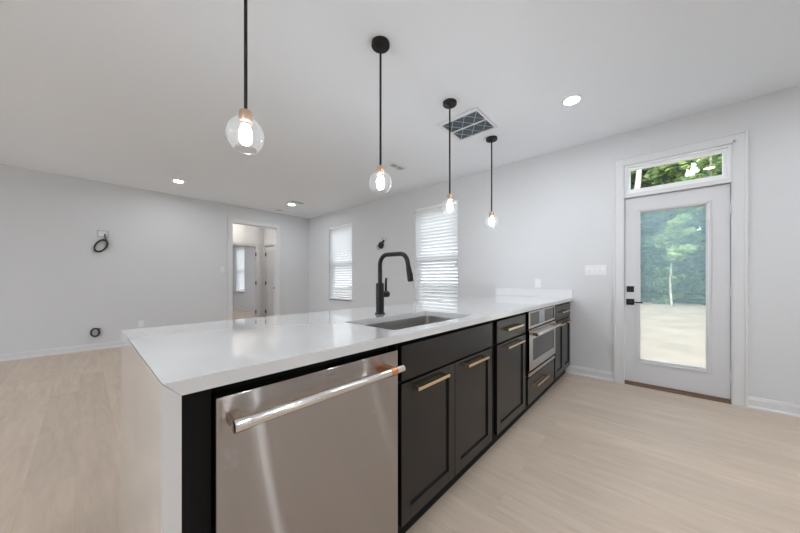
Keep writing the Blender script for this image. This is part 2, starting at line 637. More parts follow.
def casing_x(name, x, y0, y1, zt, w, label):
    bm = BM()
    for (a, b, c, d_) in ((y0 - w, y0, 0, zt + w), (y1, y1 + w, 0, zt + w), (y0, y1, zt, zt + w)):
        box(bm, x - .014, x, a, b, c, d_, .002)
    o = .018
    # raised outer band and inner bead
    for (a, b, c, d_) in ((y0 - w, y0 - w + o, 0, zt + w), (y1 + w - o, y1 + w, 0, zt + w), (y0 - w + o, y1 + w - o, zt + w - o, zt + w)):
        box(bm, x - .024, x - .013, a, b, c, d_, .003)
    for (a, b, c, d_) in ((y0 - .022, y0 - .006, 0, zt + .022), (y1 + .006, y1 + .022, 0, zt + .022), (y0 - .022, y1 + .022, zt + .006, zt + .022)):
        box(bm, x - .018, x - .013, a, b, c, d_, .002)
    return struct(name, bm, 'trim', label, 'trim')

def casing_y(name, y, x0, x1, zt, w, label, sgn=-1):
    bm = BM()
    lo, hi = (y - .014, y) if sgn < 0 else (y, y + .014)
    for (a, b, c, d_) in ((x0 - w, x0, 0, zt + w), (x1, x1 + w, 0, zt + w), (x0, x1, zt, zt + w)):
        box(bm, a, b, lo, hi, c, d_, .002)
    lo, hi = (y - .024, y - .013) if sgn < 0 else (y + .013, y + .024)
    o = .018
    for (a, b, c, d_) in ((x0 - w, x0 - w + o, 0, zt + w), (x1 + w - o, x1 + w, 0, zt + w), (x0 - w + o, x1 + w - o, zt + w - o, zt + w)):
        box(bm, a, b, lo, hi, c, d_, .003)
    return struct(name, bm, 'trim', label, 'trim')

casing_x('trim_1', XR, DY0, DY1, TZ1, CAS, 'white casing around the patio door and transom')
casing_y('trim_2', YL, OX0, OX1, OZ, CAS, 'white casing around the hall opening')
# jamb lining of the hall opening
bm = BM()
box(bm, OX0, OX0 + .012, YL - .004, YL + .124, 0, OZ)
box(bm, OX1 - .012, OX1, YL - .004, YL + .124, 0, OZ)
box(bm, OX0 + .012, OX1 - .012, YL - .004, YL + .124, OZ - .012, OZ)
struct('trim_3', bm, 'trim', 'white jamb lining of the hall opening', 'trim')
casing_y('trim_4', YH, HD[0], HD[1], HD[3], .07, 'white casing around the bedroom doorway')
casing_x('trim_5', XH, CD0, CD1, 2.01, .07, 'white casing around the closed hall door')

# ------------------------------------------------------------------ exterior door
door = struct_root('door_1', 'white patio door with a large glass lite and black lock', 'door', (XR + .03, (DY0 + DY1) / 2, 0))
# jamb and mullion
bm = BM()
JT = .004
box(bm, XR - .002, XR + WT, DY0, DY0 + JT, 0, TZ1 - .0)
box(bm, XR - .002, XR + WT, DY1 - JT, DY1, 0, TZ1 - .0)
box(bm, XR - .006, XR + WT, DY0 + JT, DY1 - JT, ZD, TZ0, .003)
obj('jamb', bm, 'trim', door)
SX0, SX1 = XR + .028, XR + .073          # slab thickness
LY0, LY1, LZ0, LZ1 = -.378, .172, .245, 1.890    # outer edge of the raised lite frame
GY0, GY1, GZ0, GZ1 = -.346, .146, .285, 1.858    # glass
SY0, SY1 = DY0 + JT + .004, DY1 - JT - .004
SZ0, SZ1 = .034, ZD - .006
bm = BM()
wall_boxes(bm, 'y', SY0, SY1, SX0, SX1, SZ0, SZ1, [(GY0 - .012, GY1 + .012, GZ0 - .012, GZ1 + .012)])
obj('slab', bm, 'door', door)
def frame_ring(bm, x0, x1, yo0, yo1, zo0, zo1, w, bev=.004):
    box(bm, x0, x1, yo0, yo0 + w, zo0, zo1, bev)
    box(bm, x0, x1, yo1 - w, yo1, zo0, zo1, bev)
    box(bm, x0, x1, yo0 + w, yo1 - w, zo0, zo0 + w, bev)
    box(bm, x0, x1, yo0 + w, yo1 - w, zo1 - w, zo1, bev)
bm = BM()
frame_ring(bm, SX0 - .012, SX0 + .002, LY0, LY1, LZ0, LZ1, .020, .005)
frame_ring(bm, SX0 - .007, SX0 + .006, LY0 + .019, LY1 - .019, LZ0 + .019, LZ1 - .019, .016, .003)
frame_ring(bm, SX1 - .002, SX1 + .010, LY0, LY1, LZ0, LZ1, .034, .005)
obj('lite_frame', bm, 'door', door)
bm = BM()
box(bm, SX0 + .006, SX0 + .010, GY0 - .010, GY1 + .010, GZ0 - .010, GZ1 + .010)
box(bm, SX1 - .010, SX1 - .006, GY0 - .010, GY1 + .010, GZ0 - .010, GZ1 + .010)
obj('glass_pane', bm, 'glass', door)
# mini blinds sealed between the panes, slats open
bm = BM()
z = GZ0 + .004
xc = (SX0 + SX1) / 2
while z < GZ1 - .014:
    prism(bm, [(xc - .0040, z + .0014), (xc + .0040, z - .0016), (xc + .0040, z - .0013), (xc - .0040, z + .0017)], 'y', GY0 - .002, GY1 + .002)
    z += .0080
obj('mini_blind_slats', bm, 'microslat', door)
bm = BM(); box(bm, xc - .007, xc + .007, GY0 - .002, GY1 + .002, GZ1 - .012, GZ1, .001)
obj('mini_blind_rail', bm, 'rail', door)
bm = BM(); box(bm, SX0 - .022, SX0 - .008, -.366, -.350, 1.695, 1.800, .004)
box(bm, SX0 - .013, SX0 - .006, -.361, -.355, .60, 1.86)
obj('blind_slider', bm, 'plastic', door)
# lock hardware
bm = BM(); box(bm, SX0 - .008, SX0, .190, .252, 1.000, 1.064, .003)
dl = obj('deadbolt_plate', bm, 'black', door)
bm = BM(); cyl(bm, (SX0 - .008, .221, 1.032), (SX0 - .014, .221, 1.032), .021, seg=28, bev=.002)
box(bm, SX0 - .030, SX0 - .013, .217, .225, 1.014, 1.050, .003)
obj('thumb_turn', bm, 'black', dl)
bm = BM(); box(bm, SX0 - .008, SX0, .188, .256, .860, .926, .003)
hp = obj('lever_plate', bm, 'black', door)
bm = BM()
cyl(bm, (SX0 - .008, .222, .893), (SX0 - .050, .222, .893), .011, seg=20)
tube(bm, [(SX0 - .046, .226, .893), (SX0 - .048, .20, .893), (SX0 - .048, .16, .892), (SX0 - .046, .118, .890)], .0065, 12)
obj('lever', bm, 'black', hp, smooth=True)
bm = BM()
for zz in (.24, 1.02, 1.79):
    cyl(bm, (SX0 - .006, SY0 - .002, zz - .05), (SX0 - .006, SY0 - .002, zz + .05), .006, seg=12)
    obj('hinge', bm, 'trim', door, smooth=True)
    bm = BM()
bm.free()
bm = BM()
prism(bm, [(XR - .012, 0.0), (XR + WT + .02, 0.0), (XR + WT + .02, .012), (XR + .075, .030), (XR + .022, .030), (XR - .008, .012)], 'y', DY0 + JT, DY1 - JT)
obj('threshold', bm, 'sill', door)

# transom window above the door
tr = struct_root('window_3', 'narrow transom window above the patio door with trees beyond', 'window', (XR + .04, (DY0 + DY1) / 2, TZ0))
bm = BM()
frame_ring(bm, XR + .004, XR + .100, DY0 + JT, DY1 - JT, TZ0, TZ1, .020, .003)
frame_ring(bm, XR + .022, XR + .080, DY0 + JT + .018, DY1 - JT - .018, TZ0 + .018, TZ1 - .018, .030, .005)
obj('window_frame', bm, 'vinyl', tr)
bm = BM(); box(bm, XR + .050, XR + .056, DY0 + .05, DY1 - .05, TZ0 + .045, TZ1 - .045)
obj('pane', bm, 'glass', tr)

# ------------------------------------------------------------------ tall windows with blinds
def tall_window(n, w, label, blind_label, group):
    y0, y1, z0, z1 = w
    r = struct_root('window_%d' % n, label, 'window', (XR + .1, (y0 + y1) / 2, z0))
    bm = BM()
    frame_ring(bm, XR + .095, XR + .150, y0, y1, z0, z1, .040, .003)
    zm = (z0 + z1) / 2 - .02
    box(bm, XR + .105, XR + .140, y0 + .04, y1 - .04, zm - .022, zm + .022, .003)
    frame_ring(bm, XR + .110, XR + .135, y0 + .038, y1 - .038, z0 + .038, zm - .02, .030, .002)
    frame_ring(bm, XR + .118, XR + .142, y0 + .038, y1 - .038, zm + .02, z1 - .038, .026, .002)
    obj('window_frame', bm, 'vinyl', r)
    bm = BM(); box(bm, XR + .122, XR + .126, y0 + .06, y1 - .06, z0 + .06, zm - .01)
    obj('pane', bm, 'glass', r)
    bm = BM(); box(bm, XR + .1445, XR + .1450, y0 + .04, y1 - .04, z0 + .04, zm)
    obj('insect_screen', bm, 'screenmesh', r)
    bm = BM(); box(bm, XR + .130, XR + .134, y0 + .06, y1 - .06, zm + .01, z1 - .06)
    obj('pane', bm, 'glass', r)
    bm = BM()
    box(bm, XR - .022, XR + .094, y0 + .001, y1 - .001, z0 - .001, z0 + .018, .004)
    box(bm, XR - .022, XR - .001, y0 - .03, y1 + .03, z0 - .001, z0 + .018, .004)
    box(bm, XR - .012, XR - .001, y0 - .02, y1 + .02, z0 - .045, z0 - .001, .003)
    obj('window_sill', bm, 'trim', r)
    # blind: a thing of its own hung in the recess
    b = thing('window_blind', blind_label, 'blind', (XR + .05, (y0 + y1) / 2, z1 - .05), group)
    bm = BM()
    box(bm, XR + .006, XR + .060, y0 + .004, y1 - .004, z1 - .048, z1 - .002, .003)
    obj('headrail', bm, 'rail', b)
    bm = BM()
    zz = z0 + .065
    cx = XR + .034
    ang = math.radians(51)
    ca, sa = math.cos(ang) * .031, math.sin(ang) * .031
    while zz < z1 - .060:
        # tilted, slightly crowned slat: room edge high
        prism(bm, [(cx - ca, zz + sa), (cx - .002, zz - .001), (cx + ca, zz - sa), (cx + ca + .0022, zz - sa + .001), (cx + .0005, zz + .0008), (cx - ca + .0022, zz + sa + .001)], 'y', y0 + .005, y1 - .005)
        zz += .0555
    obj('slats', bm, 'slat', b)
    bm = BM(); box(bm, XR + .008, XR + .054, y0 + .006, y1 - .006, z0 + .020, z0 + .036, .003)
    obj('bottom_rail', bm, 'rail', b)
    for yy in (y0 + .13, y1 - .13):
        bm = BM(); tube(bm, [(cx - .022, yy, z1 - .05), (cx - .026, yy, (z0 + z1) / 2), (cx - .022, yy, z0 + .03)], .0011, 6)
        obj('ladder_cord', bm, 'cord', b)
    return r
tall_window(1, W1, 'tall window nearest the room corner', 'white slatted blind closed in the tall window nearest the room corner', 'white slatted window blinds')
tall_window(2, W2, 'tall window behind the sink faucet', 'white slatted blind closed in the larger-looking tall window beside the faucet spout', 'white slatted window blinds')
tall_window(4, W3, 'bedroom window seen through the hall', 'white slatted blind in the bedroom window seen through the hall opening', 'white slatted window blinds')

for n, w, nm in ((5, W5, 'unseen slim window added for its streak reflection, at the right end of the wall behind the viewer'), (6, W6, 'unseen slim window added for its streak reflection in the wall behind the viewer'),
                 (7, W7, 'unseen wide living-area window added for daylight'), (8, W8, 'second unseen wide living-area window added for daylight')):
    a, b, c, e_ = w
    far = n in (7, 8)  # added unseen windows: wide pair fills the room, slim pair streaks the dishwasher
    r = struct_root('window_%d' % n, nm, 'window', (XW - .08, a, c) if far else (a, YK - .08, c))
    bm = BM(); bg = BM()
    if far:
        frame_ring(bm, XW - .12, XW - .07, a, b, c, e_, .05, .002)
        box(bm, XW - .12, XW - .07, (a + b) / 2 - .03, (a + b) / 2 + .03, c + .05, e_ - .05, .002)
        box(bg, XW - .096, XW - .09, a + .045, b - .045, c + .045, e_ - .045)
    else:
        q_ = .02
        for q in ((a, a + q_, c, e_), (b - q_, b, c, e_), (a + q_, b - q_, c, c + q_), (a + q_, b - q_, e_ - q_, e_)):
            box(bm, q[0], q[1], YK - .12, YK - .07, q[2], q[3], .002)
        box(bg, a + .015, b - .015, YK - .096, YK - .09, c + .015, e_ - .015)
    obj('window_frame', bm, 'vinyl', r)
    obj('pane', bg, 'glass', r)

# ------------------------------------------------------------------ hall doors
d3 = struct_root('door_2', 'open bedroom doorway with black hinges on its jamb', 'door', (HD[0], YH, 0))
bm = BM()
box(bm, HD[0], HD[0] + .018, YH - .002, YH + .122, 0, HD[3])
box(bm, HD[1] - .018, HD[1], YH - .002, YH + .122, 0, HD[3])
box(bm, HD[0] + .018, HD[1] - .018, YH - .002, YH + .122, HD[3] - .018, HD[3])
box(bm, HD[1] - .030, HD[1] - .018, YH + .05, YH + .072, 0, HD[3] - .018)
box(bm, HD[0] + .018, HD[1] - .030, YH + .05, YH + .072, HD[3] - .030, HD[3] - .018)
obj('jamb', bm, 'trim', d3)
for zz in (.30, 1.052, 1.80):
    bm = BM()
    box(bm, HD[1] - .0215, HD[1] - .0175, YH + .004, YH + .046, zz - .048, zz + .048, .001)
    cyl(bm, (HD[1] - .022, YH - .004, zz - .05), (HD[1] - .022, YH - .004, zz + .05), .010, seg=12)
    obj('hinge', bm, 'black', d3)
d4 = struct_root('door_3', 'closed white panel door on the right of the hall', 'door', (XH, (CD0 + CD1) / 2, 0))
bm = BM()
box(bm, XH - .001, XH + .10, CD0, CD0 + .016, 0, 2.01)
box(bm, XH - .001, XH + .10, CD1 - .016, CD1, 0, 2.01)
box(bm, XH - .001, XH + .10, CD0 + .016, CD1 - .016, 1.994, 2.01)
obj('jamb', bm, 'trim', d4)
bm = BM()
a0, a1 = CD0 + .019, CD1 - .019
box(bm, XH + .014, XH + .040, a0, a1, .008, 1.991)
ym = (a0 + a1) / 2
st = .10
for (s0, s1, t0, t1) in ((a0, a0 + st, .008, 1.991), (a1 - st, a1, .008, 1.991), (a0 + st, a1 - st, .008, .22), (a0 + st, a1 - st, 1.86, 1.991), (a0 + st, a1 - st, .86, 1.00), (a0 + st, a1 - st, 1.42, 1.53), (ym - .04, ym + .04, .22, .86), (ym - .04, ym + .04, 1.0, 1.42)):
    box(bm, XH + .006, XH + .0145, s0, s1, t0, t1, .003)
obj('slab', bm, 'door', d4)
bm = BM()
cyl(bm, (XH + .006, CD0 + .085, .93), (XH - .004, CD0 + .085, .93), .030, seg=20)
cyl(bm, (XH - .004, CD0 + .085, .93), (XH - .03, CD0 + .085, .93), .010, seg=16)
bmesh.ops.create_uvsphere(bm, u_segments=18, v_segments=12, radius=.027, matrix=Matrix.Translation((XH - .042, CD0 + .085, .93)))
obj('knob', bm, 'black', d4, smooth=True)
for zz in (.30, 1.052, 1.80):
    bm = BM()
    box(bm, XH - .004, XH + .0055, CD1 - .040, CD1 - .010, zz - .048, zz + .048, .001)
    cyl(bm, (XH - .006, CD1 - .018, zz - .05), (XH - .006, CD1 - .018, zz + .05), .010, seg=12)
    obj('hinge', bm, 'black', d4)

# ------------------------------------------------------------------ peninsula: countertop with waterfall end
SKX0, SKX1, SKY0, SKY1 = .892, 1.606, .838, 1.200     # sink cut-out
TK = .033
ct = thing('countertop', 'long white polished quartz peninsula countertop with a waterfall end', 'countertop', (XL, YF, 0))
def rrect(x0, x1, y0, y1, r, k=6):
    pts = []
    for cx, cy, a in ((x1 - r, y1 - r, 0), (x0 + r, y1 - r, 90), (x0 + r, y0 + r, 180), (x1 - r, y0 + r, 270)):
        for i in range(k + 1):
            t = math.radians(a + 90 * i / k)
            pts.append((cx + r * math.cos(t), cy + r * math.sin(t)))
    return pts
bm = BM()
inner = rrect(SKX0, SKX1, SKY0, SKY1, .022)
XE = XR - .002
def ring(pts, z):
    return [bm.verts.new((x, y, z)) for x, y in pts]
def slab_face(z, xl):
    o = ring([(xl, YF), (XE, YF), (XE, YB), (xl, YB)], z)
    i = ring(inner, z)
    es = [bm.edges.new((o[k], o[(k + 1) % 4])) for k in range(4)] + [bm.edges.new((i[k], i[(k + 1) % len(i)])) for k in range(len(i))]
    bmesh.ops.triangle_fill(bm, edges=es, use_beauty=True)
    return o, i
oT, iT = slab_face(ZT, XL + .0012)
oB, iB = slab_face(ZT - TK, XL + TK)
for a, b in ((oT, oB), (iT, iB)):
    for k in range(len(a)):
        k2 = (k + 1) % len(a)
        bm.faces.new((a[k], a[k2], b[k2], b[k]))
es = [e for e in bm.edges if len(e.link_faces) == 2 and e.calc_face_angle(0) > 1.0 and abs(e.verts[0].co.z - ZT) < 1e-5 and abs(e.verts[1].co.z - ZT) < 1e-5 and e.verts[0].co.x > XL + .01]
obj('top_slab', bm, 'quartz', ct)
bm = BM()
prism(bm, [(XL + .0003, ZT - .0008), (XL + TK, ZT - TK - .0008), (XL + TK, 0.0), (XL, 0.0), (XL, ZT - .0012)], 'y', YF, YB)
obj('waterfall_panel', bm, 'quartz', ct)

bs = BM(); box(bs, XR - .022, XR - .001, YF, YB, ZT + .0005, ZT + .102, .002)
tag(obj('backsplash', bs, 'splash'), 'low white quartz splash strip standing on the countertop along the wall', 'backsplash')

# ------------------------------------------------------------------ sink
sk = thing('sink', 'undermount stainless steel sink bowl set in the white countertop', 'sink', ((SKX0 + SKX1) / 2, (SKY0 + SKY1) / 2, ZT - TK - .23))
bm = BM()
zt_, zb = ZT - TK - .001, ZT - TK - .225
o1 = .010
outerT = rrect(SKX0 - .030, SKX1 + .030, SKY0 - .022, SKY1 + .030, .03)
in0 = rrect(SKX0 - .004, SKX1 + .004, SKY0 - .004, SKY1 + .004, .024)
in1 = rrect(SKX0 + .002, SKX1 - .002, SKY0 + .002, SKY1 - .002, .026)
in2 = rrect(SKX0 + .022, SKX1 - .022, SKY0 + .022, SKY1 - .022, .030)
L0 = ring(outerT, zt_)
rg = [L0, ring(in0, zt_), ring(in1, zb + .03), ring([(x + (1.249 - x) * .004, y) for x, y in in1], zb + .012), ring(in2, zb)]
for A, B in zip(rg[:-1], rg[1:]):
    for k in range(len(A)):
        k2 = (k + 1) % len(A)
        bm.faces.new((A[k], A[k2], B[k2], B[k]))
bm.faces.new(rg[-1])
# outside skin of the bowl, 1.5 mm away
outs = [ring(outerT, zt_ - .0015), ring([(x + (x - 1.249) * .012, y + (y - 1.019) * .018) for x, y in in0], zt_ - .0015), ring([(x + (x - 1.249) * .01, y + (y - 1.019) * .014) for x, y in in1], zb + .01), ring(in2, zb - .0025)]
for A, B in zip(outs[:-1], outs[1:]):
    for k in range(len(A)):
        k2 = (k + 1) % len(A)
        bm.faces.new((A[k2], A[k], B[k], B[k2]))
bm.faces.new(list(reversed(outs[-1])))
for k in range(len(L0)):
    k2 = (k + 1) % len(L0)
    bm.faces.new((L0[k2], L0[k], outs[0][k], outs[0][k2]))
obj('basin', bm, 'sinksteel', sk, smooth=True)
bm = BM()
lathe(bm, [(.0, .002), (.030, .002), (.034, .005), (.043, .005), (.045, .001), (.045, -.02), (0, -.02)], (1.249, 1.06, zb), 28)
obj('drain', bm, 'chrome', sk, smooth=True)

# ------------------------------------------------------------------ faucet
FX, FY = 1.262, 1.311
fa = thing('faucet', 'tall matte black pull-down kitchen faucet standing behind the sink', 'faucet', (FX, FY, ZT))
bm = BM()
lathe(bm, [(0, .0), (.033, .0), (.033, .006), (.030, .009), (.026, .010), (0, .010)], (FX, FY, ZT), 32)
obj('base', bm, 'black', fa, smooth=True)
bm = BM()
lathe(bm, [(0, .009), (.0255, .009), (.0255, .193), (.0245, .196), (.0, .196)], (FX, FY, ZT), 32)
obj('body', bm, 'black', fa, smooth=True)
bm = BM()
pts = [(FX, FY, ZT + .19), (FX, FY, ZT + .26), (FX, FY, ZT + .30)]
R_ = .062
zc = 1.287 - R_
for i in range(1, 9):
    t = math.radians(90 * i / 8)
    pts.append((FX, FY - R_ + R_ * math.cos(t), zc + R_ * math.sin(t)))
ye = FY - .170
for i in range(1, 8):
    t = math.radians(78 * i / 7)
    pts.append((FX, ye - R_ * math.sin(t) + .0, zc + R_ * math.cos(t)))
y2, z2 = pts[-1][1], pts[-1][2]
d_ = Vector((0, -math.cos(math.radians(78)), -math.sin(math.radians(78))))
p_end = Vector((FX, y2, z2)) + d_ * .035
pts.append(tuple(p_end))
tube(bm, pts, .0135, 18)
obj('spout', bm, 'black', fa, smooth=True)
bm = BM()
q0 = p_end - d_ * .002
tube(bm, [tuple(q0), tuple(q0 + d_ * .02), tuple(q0 + d_ * .055), tuple(q0 + d_ * .062), tuple(q0 + d_ * .082)], [.0150, .0160, .0172, .0178, .0178], 20)
cyl(bm, q0 + d_ * .082, q0 + d_ * .086, .0150, seg=20)
box(bm, FX - .005, FX + .005, q0.y - .030, q0.y - .018, q0.z - .062, q0.z - .035, .002)
obj('spray_head', bm, 'black', fa, smooth=True)
bm = BM()
zv = ZT + .125
cyl(bm, (FX + .020, FY, zv), (FX + .070, FY, zv), .0215, seg=28, bev=.003)
obj('valve', bm, 'black', fa, smooth=True)
bm = BM()
tube(bm, [(FX + .052, FY, zv + .012), (FX + .053, FY, zv + .06), (FX + .056, FY, zv + .105)], [.0080, .0075, .0070], 12)
obj('lever', bm, 'black', fa, smooth=True)

# ------------------------------------------------------------------ base cabinets
ZB, ZU = .112, .862          # bottom / top of the fronts
CY1 = 1.38                   # back of the boxes
ZCT = ZT - TK - .001         # top of the boxes
def carcass(parent, x0, x1, solid_top=True, drop=0.0):
    bm = BM()
    f = YC + .020
    t = .018
    box(bm, x0, x0 + t, f, CY1, .10, ZCT)
    box(bm, x1 - t, x1, f, CY1, .10, ZCT)
    box(bm, x0 + t, x1 - t, f, CY1, .10, .118)
    box(bm, x0 + t, x1 - t, CY1 - .012, CY1, .118, ZCT)
    box(bm, x0 + t, x1 - t, f, f + .012, .118, ZCT)
    obj('carcass', bm, 'cabin', parent)
    bm = BM()
    box(bm, x0, x1, YC + .058, YC + .074, .0, .0995)
    obj('toe_kick', bm, 'cabin', parent)

def shaker(parent, name, x0, x1, z0, z1, rail=.057):
    bm = BM()
    th = .0195
    y0 = YC
    rec = .0095
    # stiles and rails as a frame with chamfered inner edge, plus recessed panel
    def fr(a0, a1, b0, b1):
        box(bm, a0, a1, y0, y0 + th, b0, b1, .0012, 1)
    fr(x0, x0 + rail, z0, z1)
    fr(x1 - rail, x1, z0, z1)
    fr(x0 + rail, x1 - rail, z0, z0 + rail)
    fr(x0 + rail, x1 - rail, z1 - rail, z1)
    box(bm, x0 + rail - .004, x1 - rail + .004, y0 + rec, y0 + th - .001, z0 + rail - .004, z1 - rail + .004)
    return obj(name, bm, 'cab', parent)

def slab_front(parent, name, x0, x1, z0, z1):
    bm = BM()
    box(bm, x0, x1, YC, YC + .0195, z0, z1, .0018, 2)
    return obj(name, bm, 'cab', parent)

def pull(parent, x0, x1, z, dz=0.0):
    """square bar pull with two end posts, standing 32 mm proud"""
    bm = BM()
    s = .0070
    box(bm, x0, x1, YC - .034, YC - .034 + 2 * s, z - s, z + s, .001, 1)
    for xx in (x0 + .010, x1 - .010):
        box(bm, xx - s, xx + s, YC - .024, YC + .0005, z - s, z + s, .001, 1)
    return obj('handle', bm, 'brass', parent, label='champagne brass bar handle')

# end filler beside the waterfall
fp = BM(); box(fp, XL + TK + .001, .203, YC + .008, YC + .026, 0.0, ZCT, .001)
tag(obj('filler_panel', fp, 'cabin'), 'narrow black filler panel between waterfall end and dishwasher', 'panel')
# back skin of the peninsula
bp_ = BM(); box(bp_, XL + TK + .001, XR - .002, CY1 + .002, CY1 + .020, 0.0, ZCT, .001)
tag(obj('back_panel', bp_, 'cab'), 'long dark panel closing the seating side under the countertop', 'panel')

# sink base
SB0, SB1 = .858, 1.782
sc_ = thing('base_cabinet', 'black double-door sink base cabinet next to the dishwasher', 'cabinet', ((SB0 + SB1) / 2, YC, 0), 'charcoal peninsula base cabinets')
carcass(sc_, SB0, SB1)
slab_front(sc_, 'false_drawer_front', .874, 1.736, .712, .858)
dA = shaker(sc_, 'door', .874, 1.288, ZB, .699)
pull(dA, .945, 1.190, .668)
dB = shaker(sc_, 'door', 1.2915, 1.736, ZB, .699)
pull(dB, 1.380, 1.625, .668)
# narrow drawer and door
NB0, NB1 = 1.783, 2.378
nc = thing('base_cabinet', 'black one-drawer one-door base cabinet left of the microwave', 'cabinet', ((NB0 + NB1) / 2, YC, 0), 'charcoal peninsula base cabinets')
carcass(nc, NB0, NB1)
d1 = slab_front(nc, 'drawer_front', 1.812, 2.352, .712, .858)
pull(d1, 1.925, 2.225, .792)
dC = shaker(nc, 'door', 1.812, 2.352, ZB, .699)
pull(dC, 1.930, 2.250, .668)
# microwave cabinet
MB0, MB1 = 2.379, 3.212
mc = thing('base_cabinet', 'black base cabinet housing the built-in microwave above a deep drawer', 'cabinet', ((MB0 + MB1) / 2, YC, 0), 'charcoal peninsula base cabinets')
bm = BM()
f = YC + .020
for a, b in ((MB0, MB0 + .018), (MB1 - .018, MB1)):
    box(bm, a, b, f, CY1, .10, ZCT)
box(bm, MB0 + .018, MB1 - .018, f, CY1, .10, .118)
box(bm, MB0 + .018, MB1 - .018, f, CY1, .325, .343)
box(bm, MB0 + .018, MB1 - .018, CY1 - .012, CY1, .118, ZCT)
box(bm, MB0 + .018, MB1 - .018, f, f + .012, .118, .325)
obj('carcass', bm, 'cabin', mc)
bm = BM(); box(bm, MB0, MB1, YC + .058, YC + .074, .0, .0995)
obj('toe_kick', bm, 'cabin', mc)
d2 = slab_front(mc, 'drawer_front', 2.412, 3.190, ZB, .328)
pull(d2, 2.555, 2.900, .240)
# end cabinet at the wall
EB0, EB1 = 3.213, XR - .003
ec = thing('base_cabinet', 'black base cabinet at the wall with one drawer over two narrow doors', 'cabinet', ((EB0 + EB1) / 2, YC, 0), 'charcoal peninsula base cabinets')
carcass(ec, EB0, EB1)
d5 = slab_front(ec, 'drawer_front', 3.245, 3.910, .705, .858)
pull(d5, 3.420, 3.740, .783)
dD = shaker(ec, 'door', 3.245, 3.575, ZB, .690)
pull(dD, 3.310, 3.520, .655)
dE = shaker(ec, 'door', 3.579, 3.910, ZB, .690)
pull(dE, 3.640, 3.850, .655)

# ------------------------------------------------------------------ dishwasher
dw = thing('dishwasher', 'stainless steel dishwasher with a long bar handle beside the waterfall end', 'dishwasher', (.525, YC, 0))
DX0, DX1 = .207, .834
bm = BM()
box(bm, DX0 + .004, DX1 - .004, YC + .035, 1.36, .105, ZCT - .004, .004)
obj('tub', bm, 'cabin', dw)
bm = BM()
box(bm, DX0, DX1, YC - .016, YC + .034, .108, .852, .003, 3)
dwd = obj('door', bm, 'steel', dw)
bm = BM(); box(bm, DX0 + .01, DX1 - .01, YC + .060, YC + .075, 0.0, .104)
obj('toe_kick', bm, 'cabin', dw)
HZ, HY = .799, YC - .070
bm = BM()
cyl(bm, (.262, HY, HZ), (.803, HY, HZ), .0135, seg=28, bev=.002)
hd = obj('handle', bm, 'chrome', dw, smooth=True, label='long polished steel bar handle')
bm = BM()
cyl(bm, (.226, HY, HZ), (.2615, HY, HZ), .0152, seg=28, bev=.0015)
for k in range(6):
    xx = .229 + k * .005
    cyl(bm, (xx, HY, HZ), (xx + .003, HY, HZ), .0157, seg=28)
obj('end_sleeve', bm, 'chrome', hd, smooth=True)
bm = BM()
box(bm, .230, .258, HY + .004, YC - .0155, HZ - .014, HZ + .014, .002)
obj('mount', bm, 'bronze', hd)
bm = BM()
box(bm, .735, .763, HY + .004, YC - .0155, HZ - .014, HZ + .014, .002)
obj('mount', bm, 'copper', hd, label='copper handle mount')
bm = BM()
cyl(bm, (.735, HY, HZ), (.763, HY, HZ), .0155, seg=28, bev=.001)
obj('collar', bm, 'copper', hd, smooth=True, label='copper collar')
# faint lettering mark near the top edge of the door: short row of tiny strokes
bm = BM()
yy = YC - .0164
x = .508
for w in (.006, .0065, .0055, .0055):
    box(bm, x, x + w, yy, yy + .0006, .8325, .8342)
    box(bm, x, x + .0014, yy, yy + .0006, .8280, .8342)
    box(bm, x, x + w * .8, yy, yy + .0006, .8278, .8293)
    x += w + .0035
obj('lettering', bm, 'mark', dw)

# ------------------------------------------------------------------ microwave drawer / oven in its cabinet
mw = thing('microwave', 'stainless built-in microwave oven with a long handle above the deep drawer', 'microwave', (2.795, YC, .345))
MX0, MX1 = 2.405, 3.190
bm = BM(); box(bm, MX0 + .02, MX1 - .02, YC + .006, 1.33, .346, ZCT - .004, .003)
obj('body', bm, 'cabin', mw)
bm = BM()
frame_w = .030
box(bm, MX0, MX0 + .032, YC - .010, YC + .006, .732, .872, .002)
box(bm, MX1 - .020, MX1, YC - .010, YC + .006, .732, .872, .002)
box(bm, MX0 + .032, MX1 - .020, YC - .010, YC + .006, .732, .752, .002)
box(bm, MX0 + .032, MX1 - .020, YC - .010, YC + .006, .858, .872, .002)
cp = obj('control_panel', bm, 'steelv', mw)
bm = BM(); box(bm, MX0 + .031, MX1 - .019, YC - .004, YC + .005, .751, .859)
obj('control_glass', bm, 'panelglass', cp)
bm = BM(); box(bm, 2.690, 2.850, YC - .0052, YC - .0042, .753, .857)
obj('display', bm, 'screen', cp)
# door
bm = BM()
wx0, wx1, wz0, wz1 = MX0 + .085, MX1 - .055, .462, .640
box(bm, MX0, wx0, YC - .014, YC + .004, .392, .722, .002)
box(bm, wx1, MX1, YC - .014, YC + .004, .392, .722, .002)
box(bm, wx0, wx1, YC - .014, YC + .004, .392, wz0, .002)
box(bm, wx0, wx1, YC - .014, YC + .004, wz1, .722, .002)
od = obj('door', bm, 'steelv', mw)
bm = BM(); box(bm, wx0 - .002, wx1 + .002, YC - .010, YC + .003, wz0 - .002, wz1 + .002)
obj('window', bm, 'darkglass', od)
bm = BM(); box(bm, MX0, MX1, YC - .008, YC + .004, .342, .370, .002)
obj('lower_strip', bm, 'steelv', mw)
MHY, MHZ = YC - .062, .690
bm = BM()
cyl(bm, (2.430, MHY, MHZ), (3.170, MHY, MHZ), .0125, seg=24, bev=.002)
mh = obj('handle', bm, 'chrome', mw, smooth=True, label='long polished steel bar handle')
